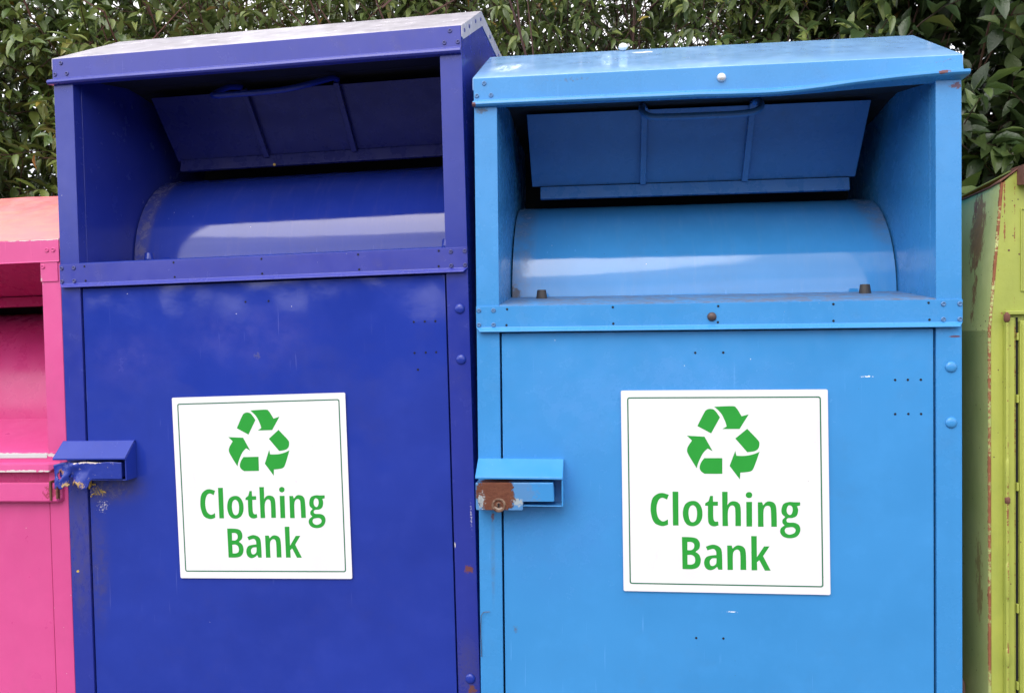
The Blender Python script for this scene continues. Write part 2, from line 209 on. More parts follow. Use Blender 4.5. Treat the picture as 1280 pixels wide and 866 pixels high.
mats['nav_drum'] = paint('violet_blue_drum', NAV, NAV2, .08, .40, .12, spk=.12, spec=.7, streak=((26, 6, .7, (1,.12,.12)), .50, .80, (.09,.09,.32), .30), stains_and_sheen=[((.16,.14,.18), (.07,.42,1.62), (.055,.35,.4), .8, B(nscale=20, soft=.35))])
mats['lit'] = paint('light_blue_paint', LIT, LIT2, .20, 1.0, .12, spk=.05)
mats['lit_body'] = paint('light_blue_paint_frame', LIT, LIT2, .26, .5, .14, spk=.07, stains_and_sheen=[
    (RUST, (.035,0,.905), (.012,.03,.03), .8, B(nscale=90, edge=.5)), (DIRT, (.035,0,.80), (.008,.03,.16), .45, B(nscale=30, soft=.8)),
    ((.12,.03,.05), (1.135,0,1.345), (.03,.03,.004), .9, B(nscale=40, edge=.3)), (DIRT, (.02,0,1.92), (.05,.05,.03), .7, B(nscale=120, edge=.6)),
    (RUST, (1.14,0,1.93), (.04,.05,.02), .8, B(nscale=90, edge=.5))])
mats['lit_door'] = paint('light_blue_door_paint', LIT, LIT2, .20, 1.7, .10, spk=.05, speck=(.85,.9,.95), stains_and_sheen=[
    ((.85,.9,.95), (.94,0,1.252), (.06,.03,.006), .95, B(nscale=110, edge=.62)), ((.85,.9,.95), (.62,0,.68), (.05,.03,.006), .9, B(nscale=120, edge=.65)),
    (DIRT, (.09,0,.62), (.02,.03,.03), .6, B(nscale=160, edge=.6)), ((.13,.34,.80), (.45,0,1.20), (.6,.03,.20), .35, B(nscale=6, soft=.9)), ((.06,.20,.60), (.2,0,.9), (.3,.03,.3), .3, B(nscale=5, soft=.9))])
mats['lit_roof'] = paint('light_blue_roof_sheen', (.25,.50,.88), (.29,.54,.90), .14, .12, .06, spk=.05, spec=.9, stains_and_sheen=[  # base paler than the bank paint: sky sheen put into the colour
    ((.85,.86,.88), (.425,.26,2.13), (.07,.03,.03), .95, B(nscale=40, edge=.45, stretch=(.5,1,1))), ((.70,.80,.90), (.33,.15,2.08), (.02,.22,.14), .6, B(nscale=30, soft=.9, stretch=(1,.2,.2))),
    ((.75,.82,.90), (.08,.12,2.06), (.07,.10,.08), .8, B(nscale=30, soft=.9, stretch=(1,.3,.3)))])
mats['lit_fascia'] = paint('light_blue_fascia', LIT, LIT2, .26, .7, .2, spk=.08, stains_and_sheen=[
    (DIRT, (.25,0,1.985), (.3,.03,.03), .5, B(nscale=90, edge=.78)), (DIRT, (1.10,0,1.985), (.08,.03,.03), .7, B(nscale=140, edge=.7)),
    (RUST, (1.10,-.02,1.955), (.03,.05,.012), .9, B(nscale=50, edge=.45)), (RUST, (.0,-.01,1.932), (.012,.03,.012), .9, B(nscale=50, edge=.3))])
mats['lit_drum'] = paint('light_blue_drum', LIT, LIT2, .08, .4, .12, spk=.12, spec=.75, streak=((26, 6, .7, (1,.12,.12)), .50, .80, (.16,.34,.60), .30), stains_and_sheen=[
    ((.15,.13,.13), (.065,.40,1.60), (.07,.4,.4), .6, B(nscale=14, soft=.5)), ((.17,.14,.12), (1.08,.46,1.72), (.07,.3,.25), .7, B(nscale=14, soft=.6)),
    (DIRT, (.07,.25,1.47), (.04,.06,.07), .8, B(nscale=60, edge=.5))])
mats['lit_tray'] = paint('light_blue_tray_dirty', LIT, LIT2, .45, .4, .5, spk=.15, stains_and_sheen=[((.16,.12,.10), (.57,.14,1.45), (.9,.4,.4), .85, B(nscale=12, soft=.2))])
mats['nav_tray'] = paint('violet_blue_tray', NAV, NAV2, .4, .4, .3)
mats['pnk'] = paint('pink_paint', PNK, PNK2, .36, .8, .12, spk=.12, stains_and_sheen=[
    (DIRT, (1.093,0,.60), (.008,.02,.2), .6, B(nscale=50, edge=.4))])
mats['pnk_worn'] = paint('pink_paint_chipped', PNK, PNK2, .36, .8, .15, spk=.4, stains_and_sheen=[
    (BARE, (1.085,0,1.39), (.04,.04,.055), .95, B(nscale=60, edge=.66)), ((.30,.02,.06), (1.11,0,.80), (.05,.06,.04), .8, B(nscale=60, edge=.35)),
    (BARE, (.9,0,.905), (.5,.03,.012), .95, B(nscale=50, edge=.3)), (BARE, (1.12,0,1.505), (.3,.03,.007), .95, B(nscale=45, edge=.4)),
    (BARE, (.9,-.02,.862), (.5,.02,.008), .95, B(nscale=45, edge=.35))])
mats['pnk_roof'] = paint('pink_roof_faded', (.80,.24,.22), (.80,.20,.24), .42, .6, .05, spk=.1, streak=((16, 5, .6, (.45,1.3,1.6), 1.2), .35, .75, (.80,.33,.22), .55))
mats['pnk_drum'] = paint('pink_drum', (.50,.030,.17), PNK, .3, .4, .1, spk=.1)
mats['nav_flap'] = paint('violet_blue_flap_shade_grime', (.020,.026,.14), (.026,.030,.165), .3, .5, .25, spk=.06)  # darker than the bank paint: interior shade plus grime in the colour
mats['lit_flap'] = paint('light_blue_flap_shade_grime', (.050,.19,.49), (.060,.21,.53), .3, .5, .25, spk=.06)  # blue dulled by painted-in hood shade as well as grime
mats['bolt_grey'] = NT('grey_steel').fin((.22,.22,.26), .35, metal=.7)
mats['bolt_white'] = NT('pale_zinc_bolt').fin((.75,.75,.76), .3, metal=.3)
mats['bolt_brown'] = NT('brown_bolt').fin((.10,.07,.07), .5, metal=.4)
mats['hole'] = NT('drill_hole_black').fin((.006,.006,.012), .9)
mats['dark_cavity'] = NT('cavity_shade_dark').fin((.02,.02,.025), .7)  # near-black: the shade inside the hood put into the colour
t = NT('black_rubber'); mats['rubber'] = t.fin(t.mix(t.noise(60), (.02,.018,.018), (.07,.06,.055)), .6)
t = NT('white_vinyl'); c = t.mix(t.math('MULTIPLY', t.ramp(t.noise(5, 5), .45, .8), .35), (.83,.81,.835), (.74,.70,.75))
c = t.mix(t.math('MULTIPLY', t.ramp(t.noise(22, 8, .75, (1,1,.3)), .58, .85), .30), c, (.50,.46,.44)); c = t.mix(t.specks(60, .06, .06), c, (.35,.32,.30))
mats['vinyl'] = t.fin(c, .28, t.bump(t.noise(6, 2), .4, .005))
t = NT('green_print'); mats['green_ink'] = t.fin(t.mix(t.noise(30), (.020,.30,.035), (.026,.33,.042)), .3)
mats['green_line'] = NT('dark_green_line').fin((.02,.16,.075), .35)
# rusty lock of the light bank / torn lock of the violet bank
t = NT('lock_rust_paint')
rm = t.blob((.050,-.05,.972), (.058,.14,.068), 50, .16, 1.0, detail=8); rf = t.blob((.055,-.05,.968), (.14,.09,.10), 90, .30, .9, detail=8)
n_ = t.noise(260, 6, .75); n2_ = t.noise(60, 5, .7, off=3)
rc = t.mix(t.ramp(n2_, .35, .65), t.mix(n_, (.065,.018,.012), (.20,.060,.028)), t.mix(n_, (.09,.026,.014), (.22,.075,.036)))
c = t.mix(t.math('MULTIPLY', rf, .30), LIT, (.18,.20,.26)); c = t.mix(rm, c, rc)
c = t.mix(t.blob((.016,-.05,.955), (.022,.06,.05), 90, .50, off=4), c, (.36,.40,.42))
c = t.mix(t.blob((.105,-.05,.952), (.035,.06,.025), 90, .50, off=2), c, (.34,.40,.44))
c = t.mix(t.blob((.058,-.05,.936), (.03,.06,.012), 90, .4, off=2), c, (.42,.33,.27))
mats['lit_hasp'] = t.fin(c, t.lerp(rm, .25, .85), t.bump(t.math('MULTIPLY', rm, t.math('ADD', n_, n2_)), .8, .003))
t = NT('torn_hasp_paint')
c = t.mix(t.ramp(t.noise(110, 6, .75, off=2), .63, .67), NAV, (.45,.40,.40))
c = t.mix(t.blob((.050,-.05,.828), (.07,.12,.026), 90, .40), c, t.mix(t.noise(120), (.28,.14,.12), (.60,.42,.10)))
c = t.mix(t.blob((.012,-.05,.862), (.02,.08,.02), 70, .40), c, (.25,.12,.11))
c = t.mix(t.blob((.10,-.05,.889), (.12,.08,.008), 60, .5), c, (.7,.6,.55))
mats['nav_hasp'] = t.fin(c, .35, t.bump(t.noise(40), .4, .003))
mats['rust_metal'] = (lambda t: t.fin(t.mix(t.ramp(t.noise(90, 6, .7), .35, .65), (.26,.17,.12), (.10,.035,.018)), .6, t.bump(t.noise(120), .4, .002), metal=.3))(NT('rusty_metal'))
mats['foam'] = (lambda t: t.fin(t.mix(t.noise(80), (.60,.36,.05), (.75,.55,.20)), .8))(NT('yellow_foam'))
mats['dropping'] = NT('white_dropping').fin((.85,.84,.83), .6)

# lime green bank: faded, rust spotted; rust follows folded edges (x of the corner runs)
def green_mat(name, base, base2, shadow_side=False):
    t = NT(name); X, Y, Z = sep_xyz(t)
    c = t.mix(t.ramp(t.noise(6, 5), .35, .65), base, base2)
    c = t.mix(t.math('MULTIPLY', t.ramp(t.noise(40, 6, .7, (1,1,.25)), .5, .8), .35), c, tuple(k*.55 for k in base))
    # freckles of rust
    c = t.mix(t.specks(45, .12, .22, 2.), c, (.12,.05,.03)); c = t.mix(t.specks(95, .16, .25, 5.), c, (.10,.06,.03))
    rust = t.mix(t.noise(70, 5, .7), (.11,.03,.02), (.40,.15,.06))
    if shadow_side:
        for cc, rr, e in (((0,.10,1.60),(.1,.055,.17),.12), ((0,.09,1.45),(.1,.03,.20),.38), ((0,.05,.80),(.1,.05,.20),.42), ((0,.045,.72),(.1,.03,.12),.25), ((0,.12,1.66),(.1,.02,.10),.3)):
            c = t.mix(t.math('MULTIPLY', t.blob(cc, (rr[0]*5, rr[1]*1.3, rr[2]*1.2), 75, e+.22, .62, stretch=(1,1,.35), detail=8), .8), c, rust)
        c = t.mix(t.math('MULTIPLY', t.ramp(Z, 1.36, 1.355), .5), c, (.20,.25,.07))  # lower half darkened: shade on the upright part put into the colour
        edge = t.ramp(Y, .012, .0)
    else:
        # rust along the left corner: corner x = .0 below the knee, slanting above it
        cx = t.math('MULTIPLY', t.math('MAXIMUM', t.math('SUBTRACT', Z, 1.358), 0.), .0746)
        dx = t.math('SUBTRACT', X, cx); edge = t.ramp(dx, .010, .0)
        e2 = t.ramp(t.math('ABSOLUTE', t.math('SUBTRACT', X, .036)), .006, .0); e3 = t.ramp(t.math('ABSOLUTE', t.math('SUBTRACT', X, .058)), .005, .0)
        e4 = t.ramp(t.math('ABSOLUTE', t.math('SUBTRACT', Z, 1.398)), .010, .0)
        edge = t.math('MAXIMUM', edge, t.math('MULTIPLY', t.math('MAXIMUM', t.math('MAXIMUM', e2, e3), e4), .75))
    m = t.ramp(t.math('ADD', t.math('ADD', t.math('MULTIPLY', t.noise(120, 6, .75, off=6), .55), t.math('MULTIPLY', t.noise(14, 4, .6, off=3), .5)), t.math('MULTIPLY', edge, .26)), .74, .80)
    c = t.mix(m, c, rust)
    return t.fin(c, t.lerp(m, .42, .85), t.bump(t.noise(60, 5), .35, .002))
mats['grn'] = green_mat('lime_paint_rusty', GRN, GRN2)
mats['grn_side'] = green_mat('lime_side_shaded', (.58,.63,.26), (.48,.55,.20), True)
mats['rust'] = (lambda t: t.fin(t.mix(t.noise(60, 6, .7), (.07,.025,.02), (.24,.10,.06)), .85, t.bump(t.noise(90), .5, .002)))(NT('rust_brown'))
mats['brown_bar'] = (lambda t: t.fin(t.mix(t.noise(40), (.16,.085,.075), (.22,.13,.11)), .6))(NT('brown_painted_bar'))

# ------------------------------------------------------------------ screws, rivets (shared meshes, copied)
def screw_mesh(mat, r=.0058):
    b = MB(); b.lathe((0,0,0), (0,-1,0), [(r, 0), (r, .0012), (r*.82, .0024), (r*.55, .0026), (r*.50, .0010), (r*.22, .0010), (r*.20,.0022)], 14)
    return b.mesh('screw', mat, True)
def dome_mesh(mat, r, h):
    b = MB(); b.lathe((0,0,0), (0,-1,0), [(r, 0), (r*.95, h*.35), (r*.72, h*.75), (r*.38, h*.97), (.0005, h)], 18)
    return b.mesh('bolt_head', mat, True)
hole_me = MB().lathe((0,0,0), (0,-1,0), [(.0030, 0), (.0028, .0005), (.0012, .0006)], 10).mesh('rivet', mats['hole'])
def spot(name, me, x, y, z, parent):
    o = bpy.data.objects.new(name, me); COL.objects.link(o); o.parent = parent; o.location = (x, y, z)
    o.rotation_euler.y = random.uniform(-3, 3); return o

# ------------------------------------------------------------------ sticker
def sticker(parent, Q):
    """Q: corners TL TR BR BL in (x,z) on the door plane"""
    Q = [Vector((a, b)) for a, b in Q]
    def at(u, v): return (1-v)*((1-u)*Q[0] + u*Q[1]) + v*((1-u)*Q[3] + u*Q[2])
    def slab(loops, y0, y1, b):
        P = [[at(u, v) for u, v in lp] for lp in loops]; flat = [p for l in P for p in l]
        n = len(flat); vs = [(p.x, y0, p.y) for p in flat] + [(p.x, y1, p.y) for p in flat]; fs = []
        for tri in tessellate_polygon([[Vector((p.x, p.y, 0)) for p in l] for l in P]):
            fs.append(tuple(tri)); fs.append(tuple(k + n for k in reversed(tri)))
        k0 = 0
        for l in P:
            m = len(l)
            for k in range(m):
                a = k0 + k; c = k0 + (k+1) % m; fs.append((a, c, c+n, a+n))
            k0 += m
        b.add(vs, fs)
    def rr(u0, v0, u1, v1, r, n=5):
        out = []
        for cx, cy, a0 in ((u1-r, v0+r, -90), (u1-r, v1-r, 0), (u0+r, v1-r, 90), (u0+r, v0+r, 180)):
            for k in range(n+1):
                a = math.radians(a0 + 90*k/n); out.append((cx + r*math.cos(a), cy + r*math.sin(a)))
        return out
    b = MB(); slab([rr(0, 0, 1, 1, .008)], .0005, -.0012, b); st = b.build('sticker', mats['vinyl'], parent)
    b = MB(); slab([rr(.0305,.0335,.9672,.9636,.012), rr(.0368,.0398,.9609,.9573,.007)], -.0012, -.0015, b); b.build('border_line', mats['green_line'], st)
    b = MB()
    for g in LETTERS: slab([[(u/1e4, v/1e4) for u, v in lp] for lp in g], -.0012, -.0015, b)
    b.build('lettering', mats['green_ink'], st)
    b = MB()
    for g in ARROWS: slab([[(u/1e4, v/1e4) for u, v in lp] for lp in g], -.0012, -.0015, b)
    b.build('recycling_symbol', mats['green_ink'], st)

# ------------------------------------------------------------------ the tall blue banks
P_IN = .0575
def tall_bank(name, label, mat_world, k, zbot, zfoot, bend, lipside):
    R = empty(name, label, 'clothing bank', mat_world, 'clothing banks standing in a row')
    H = 2.0; RY, RZ = .308, 2.156; D = 1.12
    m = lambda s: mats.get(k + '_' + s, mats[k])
    # body: posts, outer sides, back, base, inner chamber walls
    b = MB()
    for x0, x1 in ((0, P_IN), (W-P_IN, W)):
        b.box(x0, x1, 0, .035, zbot, 1.99)
    side = [(.035, zbot), (D, zbot), (D, RZ-.006), (RY, RZ-.006), (.035, H+.008)]
    b.poly_x(side, 0, .004); b.poly_x(side, W-.004, W)
    b.box(.004, W-.004, D-.004, D, zbot, RZ-.006); b.box(.004, W-.004, .035, D-.004, zbot, zbot+.02)
    b.box(P_IN, W-P_IN, .002, .035, zbot, .15)
    wall = [(.035, 1.405), (.70, 1.405), (.70, 2.10), (.25, 2.09), (.035, 1.99)]
    b.poly_x(wall, P_IN-.0035, P_IN); b.poly_x(wall, W-P_IN, W-P_IN+.0035)
    body = b.build('body', m('body'), R, .0015)
    for x0 in (.10, W-.22):
        MB().box(x0, x0+.12, .03, D-.03, zfoot, zbot).build('skid', mats['bolt_brown'], R, .003)
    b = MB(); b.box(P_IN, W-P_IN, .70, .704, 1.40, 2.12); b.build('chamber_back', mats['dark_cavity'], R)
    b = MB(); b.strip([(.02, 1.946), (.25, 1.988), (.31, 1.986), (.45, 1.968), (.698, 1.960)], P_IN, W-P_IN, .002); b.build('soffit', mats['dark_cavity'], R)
    # roof cap
    b = MB()
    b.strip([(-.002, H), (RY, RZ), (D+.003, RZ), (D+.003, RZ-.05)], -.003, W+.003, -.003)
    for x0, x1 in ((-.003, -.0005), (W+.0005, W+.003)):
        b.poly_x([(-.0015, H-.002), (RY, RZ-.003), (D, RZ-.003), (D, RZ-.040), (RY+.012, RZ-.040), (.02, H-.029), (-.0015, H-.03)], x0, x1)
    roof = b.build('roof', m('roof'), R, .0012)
    # fascia with rolled lip
    zb = 1.944
    prof = [(-.0035, H-.0015), (-.0035, zb), (-.013, zb-.005), (-.0145, zb-.012), (-.010, zb-.0165), (.010, zb-.0165), (.010, zb+.02), (.0, H-.0015)]
    def warp(p, i):
        x, y, z = p
        if i in (2, 3, 4): x += lipside[0] if x < .01 else (lipside[1] if x > W-.01 else 0)
        if bend and i not in (0, 7):
            s = min(1, max(0, (x - .70)/.45)); s2 = s*s*(3-2*s)
            a = 1 if i in (2, 3, 4) else (.75 if i == 1 else .55)
            z += .0215*s2*a + .0035*math.sin(min(1, max(0, (x-.55)/.35))*math.pi)*-a; y -= .012*s2*(a if i in (1,2,3,4) else 0)
        return (x, y, z + .0006*math.sin(x*9)*(i in (2, 3, 4)))
    b = MB(); b.prism(prof, [W*i/48 for i in range(49)], warp); fas = b.build('fascia', m('fascia'), R, .0012)
    # band below the opening
    zt, zl = 1.432, 1.379
    b = MB()
    prof = [(-.003, zt), (-.003, zl), (-.0135, zl-.009), (-.0135, zl-.012), (0.0, zl-.012), (0.012, zl-.004), (0.012, zt-.002)]
    def warp2(p, i):
        x, y, z = p
        if i in (2, 3, 4):
            if x < .001: x += .009
            elif x > W-.001: x -= .009
        return (x, y, z)
    b.prism(prof, [-.0005, .02, .3, .57, .85, W-.02, W+.0005], warp2)
    band = b.build('sill_band', m('fascia'), R, .0010)
    # tray and drum
    b = MB(); b.strip([(-.001, zt+.001), (.004, zt+.0035), (.262, 1.4655)], P_IN, W-P_IN, -.002); b.build('tray', m('tray'), R, .0008)
    cy, cz, r = .552, 1.452, .302; arc = []
    for i in range(29):
        a = math.radians(-6 + 97*i/28); arc.append((cy - r*math.cos(a), cz + r*math.sin(a)))
    b = MB(); b.strip(arc, P_IN+.004, W-P_IN-.004, -.003, 1)
    drum = b.build('drum', m('drum'), R, smooth=True)
    drum.data.set_sharp_from_angle(angle=math.radians(50))
    # flap hanging above the drum
    pt, pb = (.268, 1.976 if k == 'lit' else 1.959), (.412, 1.800 if k == 'lit' else 1.795)
    fx = .018 if k == 'nav' else 0
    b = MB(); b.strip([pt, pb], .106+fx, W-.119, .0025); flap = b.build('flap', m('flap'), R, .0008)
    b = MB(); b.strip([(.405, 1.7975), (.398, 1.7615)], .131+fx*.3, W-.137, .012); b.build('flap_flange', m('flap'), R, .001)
    dv = Vector((0, pt[0]-pb[0], pt[1]-pb[1])).normalized(); nv = Vector((0, -dv.z, dv.y))
    for x in (.432, .722):
        a = Vector((x, *pb)) + dv*.004; c = Vector((x, *pt)) + dv*.012; w = .0085; vs = []
        for q in (a, c):
            for sx, sn in ((-w, .0005), (w, .0005), (w, .016), (-w, .016)): vs.append(q + Vector((sx, 0, 0)) + nv*sn)
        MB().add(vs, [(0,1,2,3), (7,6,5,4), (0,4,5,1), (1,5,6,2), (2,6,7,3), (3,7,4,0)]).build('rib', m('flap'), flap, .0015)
    ht = Vector((0, pt[0], pt[1] + (.006 if k == 'lit' else .014))) + dv*.004 + nv*.010; pts = []
    ctrl = [(.430, 0, 0), (.424, -.04, -.004), (.422, -.090, -.034), (.440, -.116, -.054), (.48, -.120, -.058), (.577, -.121, -.059), (.670, -.120, -.058), (.712, -.114, -.050), (.728, -.088, -.030), (.728, -.04, -.002), (.724, 0, 0)]
    if k == 'nav': ctrl = [(.424, 0, 0), (.406, -.05, -.014), (.386, -.098, -.046), (.402, -.119, -.058), (.45, -.122, -.059), (.53, -.122, -.059), (.60, -.120, -.056), (.652, -.108, -.046), (.694, -.072, -.024), (.720, -.03, -.003), (.724, 0, 0)]
    for i in range(len(ctrl)-1):
        for q in range(4):
            t_ = q/4; p0 = Vector(ctrl[max(i-1, 0)]); p1 = Vector(ctrl[i]); p2 = Vector(ctrl[i+1]); p3 = Vector(ctrl[min(i+2, len(ctrl)-1)])
            v = .5*((2*p1) + (p2-p0)*t_ + (2*p0-5*p1+4*p2-p3)*t_*t_ + (3*p1-p0-3*p2+p3)*t_**3); pts.append((v.x, v.y+ht.y, v.z+ht.z))
    pts.append((ctrl[-1][0], ht.y, ht.z))
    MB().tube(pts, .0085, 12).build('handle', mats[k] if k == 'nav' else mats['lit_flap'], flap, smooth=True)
    # door
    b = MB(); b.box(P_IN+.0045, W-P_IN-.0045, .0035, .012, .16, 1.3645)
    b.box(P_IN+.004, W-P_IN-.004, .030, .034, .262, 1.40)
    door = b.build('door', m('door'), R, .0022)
    for x, z in ((.538, 1.3115), (.604, 1.3115), (.535, .6135), (.601, .6145), (1.0023, 1.2435), (1.0310, 1.2437), (1.0595, 1.2438), (1.0021, 1.1627), (1.0309, 1.1630), (1.0596, 1.1630)):
        spot('rivet', hole_me, x + random.uniform(-.001, .001), .0034, z, door)
    if k == 'nav': spot('rivet', hole_me, 1.009, .0034, 1.119, door)
    # rivets and screws of band and fascia
    for x in (.0765, .340, .592, .8605, 1.0755):
        for z in (1.4245, 1.3845):
            spot('rivet', hole_me, x + random.uniform(-.0015, .0015), -.0031, z + random.uniform(-.0008, .0008), band)
    sm = SCREW[k]
    for x in (.0065, .0435, W-.0425, W-.006):
        for z in (1.4215, 1.3855): spot('screw', sm, x, -.003, z, band)
    for x, z in ((.0267, 1.9855), (.0080, 1.9555), (.0435, 1.9555), (W-.028, 1.986)) + (((W-.008, 1.9565), (W-.0435, 1.957)) if k == 'nav' else ()):
        spot('screw', sm, x, -.0035, z, fas)
    if k == 'nav':
        for y, z in ((.03, 1.998), (.10, 2.034), (.20, 2.085), (.285, 2.123), (.45, 2.131), (.62, 2.131)):
            o = spot('screw', sm, W+.003, y, z, roof); o.rotation_euler = (0, 0, math.pi/2)
    for z in (1.2737, 1.1430, .3140): spot('bolt_head', DOME[k], 1.1255, 0, z, body)
    return R

mats['scr_nav'] = NT('painted_screw_violet').fin((.075,.08,.24), .3, metal=.35); mats['scr_lit'] = NT('painted_screw_blue').fin((.11,.24,.46), .3, metal=.35)
SCREW = {'nav': screw_mesh(mats['scr_nav']), 'lit': screw_mesh(mats['scr_lit']), 'pnk': screw_mesh(mats['pnk_worn'], .0065)}
DOME = {'nav': dome_mesh(mats['nav'], .0135, .006), 'lit': dome_mesh(mats['lit'], .0135, .006)}

# --- light blue bank, upright at the world origin
LB = tall_bank('clothing_bank', 'light blue clothing bank with a bent roof lip and a rusty lock', Matrix.Identity(4), 'lit', .10, 0., True, (-.003, .010))
sticker(LB, [(.3571, 1.2203), (.8466, 1.2220), (.8509, .7295), (.3597, .7259)])
spot('bolt_head', dome_mesh(mats['bolt_white'], .0110, .010), .6032, -.0038, 1.9718, LB)
spot('bolt_head', dome_mesh(mats['bolt_brown'], .0112, .008), .5770, -.0030, 1.3985, LB)
for x, z in ((.148, 1.457), (.993, 1.457)):
    MB().lathe((x, .20, z), (0, 0, 1), [(.0155, 0), (.0150, .003), (.0125, .021), (.0115, .024), (.005, .0245)], 18).build('rubber_stop', mats['rubber'], LB, smooth=True).data.set_sharp_from_angle(angle=math.radians(40))
b = MB()   # dropping on the roof edge
v = []; f = []
for i in range(7):
    for j in range(10):
        a = math.pi*i/6; q = 2*math.pi*j/10; rr_ = 1 + .22*math.sin(3*q+i)
        v.append((.376 + .013*rr_*math.sin(a)*math.cos(q), .296 + .012*rr_*math.sin(a)*math.sin(q), 2.160 + .010*math.cos(a)*(1+.2*math.sin(i))))
for i in range(6):
    for j in range(10): f.append((i*10+j, i*10+(j+1) % 10, (i+1)*10+(j+1) % 10, (i+1)*10+j))
b.add(v, f).build('bird_dropping', mats['dropping'], LB, smooth=True)
# lock hood: sloping top, right cheek, thin base; hasp inside
def lock_hood(R, k, x0, x1, zt, dz, depth, zb):
    b = MB()
    b.strip([(.0035, zt), (-.004, zt), (-depth, zt-dz), (-depth, zt-dz-.004)], x0, x1, -.0025)
    b.poly_x([(.003, zt-.001), (-.004, zt-.001), (-depth+.001, zt-dz), (-depth+.001, zb), (.003, zb)], x1-.0030, x1+.0006)
    b.box(x0+.11, x1-.003, -depth+.004, .003, zb, zb+.0025)
    return b.build('lock_hood', mats[k], R, .0014)
lock_hood(LB, 'lit', .0008, .2150, 1.0485, .036, .052, .9415)
b = MB(); prof = []   # hasp plate with a deeper left end
pl = [(.001, .9315), (.1175, .9325), (.1185, .9535), (.1945, .9545), (.1925, 1.0010), (.0005, .9985)]
vs = [(x, -.052, z) for x, z in pl] + [(x, -.002, z) for x, z in pl]; n = len(pl)
fs = [tuple(q) for q in tessellate_polygon([[Vector((x, z, 0)) for x, z in pl]])]; fs += [tuple(i+n for i in reversed(q)) for q in fs]
fs += [(i, (i+1) % n, (i+1) % n+n, i+n) for i in range(n)]
b.add(vs, fs); hasp = b.build('hasp', mats['lit_hasp'], LB, .003)
MB().lathe((.058, -.045, .9445), (0, -1, 0), [(.0180, -.02), (.0180, .0075), (.0165, .0095), (.0130, .0098), (.0120, .0070), (.0070, .0068), (.0065,.0082), (.001, .0084)], 24).build('lock_cylinder', mats['rust_metal'], hasp, .0006)
MB().box(.0560, .0600, -.0542, -.0530, .9400, .9495).build('keyhole', mats['hole'], hasp)
# bent wire stuck at the lower left corner of the frame
MB().tube([(.0035, -.002, .55), (.002, -.004, .62), (.004, -.005, .655), (.010, -.005, .664), (.026, -.006, .666)], .0009, 5).build('wire', mats['bolt_brown'], LB)

# --- violet blue bank, standing slightly out of true
ROT = Matrix(((.999606638, .0218585211, -.0175719473), (-.0218516068, .999761054, .000585414558), (.0175805448, -.000201208995, .999845430)))
MD = Matrix.Translation((-1.15538273, .07835581, .13507005)) @ ROT.to_4x4()
DB = tall_bank('clothing_bank', 'dark violet blue clothing bank with a torn crumpled lock hasp', MD, 'nav', .0, -.135, False, (-.012, 0))
sticker(DB, [(.3195, 1.0579), (.8110, 1.0632), (.8149, .5699), (.3273, .5652)])
for x, z in ((.142, 1.457), (1.052, 1.457)):
    MB().lathe((x, .20, z), (0, 0, 1), [(.0155, 0), (.0145, .003), (.0120, .020), (.0105, .022), (.004, .0225)], 18).build('rubber_stop', mats['nav'], DB, smooth=True)
lock_hood(DB, 'nav', -.0075, .2065, .9410, .040, .046, .8400)
b = MB(); nx, nz = 64, 16; v = []; f = []       # crumpled, torn hasp sheet
def hasp_pt(u, w):
    x = -.006 + .1985*u
    low = .8435
    if x < .030: low = .8215 + .004*math.sin(x*300)
    elif x < .043: low = .8215 + (x-.030)/.013*.021
    elif x < .095: low = .826 + .010*math.sin((x-.043)*120) + .0006*math.sin(x*700)
    elif x < .105: low = .8435 - .008*(1-(x-.095)/.01)
    top = .890 + (0 if x > .04 else -.006*((.04-x)/.046)**1.5) + .001*math.sin(x*90)
    z = low + (top-low)*w; cr = max(0., 1-abs(x-.04)/.075)
    y = -.044 - cr*(.0045*math.sin(x*100 + w*2.6) + .0035*math.sin(w*7 - x*80) + .004*noise.noise(Vector((x*90, w*4, 1))))
    y -= cr*(1-w)**3*.013*(.5+.5*math.sin(x*95+.6))
    return (x, y, z)
for i in range(nx+1):
    for j in range(nz+1): v.append(hasp_pt(i/nx, j/nz))
for i in range(nx):
    for j in range(nz):
        x = -.006+.1985*(i+.5)/nx; w = (j+.5)/nz
        if ((x-.011)/.0065)**2 + ((w-.50)/.17)**2 < 1: continue      # burst hole
        if ((x-.0385)/.0060)**2 + ((w-.14)/.26)**2 < 1: continue       # tear
        a = i*(nz+1)+j; f.append((a, a+nz+1, a+nz+2, a+1))
b.add(v, f); hs = b.build('hasp', mats['nav_hasp'], DB, smooth=True)
sol = hs.modifiers.new('sheet', 'SOLIDIFY'); sol.thickness = .0028
MB().box(.004, .190, -.038, -.003, .848, .8875).build('bolt_block', mats['nav'], DB, .002)
# foam crumbs squeezed out under the torn hasp: (x,z,size x,size z)
rs = random.Random(3)
for x, z, sx, sz in ((.066, .822, .010, .022), (.056, .818, .012, .008), (.035, .815, .009, .006), (.094, .838, .012, .006), (.079, .822, .010, .004), (.108, .802, .013, .003), (.076, .795, .007, .004), (.070, .789, .004, .004)):
    b = MB(); v = []; f = []; ang = rs.uniform(-.6, .9)
    for i in range(6):
        for j in range(8):
            a = math.pi*i/5; q = 2*math.pi*j/8; k_ = 1+.45*rs.uniform(-1, 1)
            dx = sx*.5*k_*math.sin(a)*math.cos(q); dz_ = sz*.5*k_*math.cos(a)
            v.append((x+dx*math.cos(ang)-dz_*math.sin(ang), -.001+.004*k_*math.sin(a)*math.sin(q), z+dx*math.sin(ang)+dz_*math.cos(ang)))
    for i in range(5):
        for j in range(8): f.append((i*8+j, i*8+(j+1) % 8, (i+1)*8+(j+1) % 8, (i+1)*8+j))
    b.add(v, f).build('foam_crumb', mats['foam'], DB)
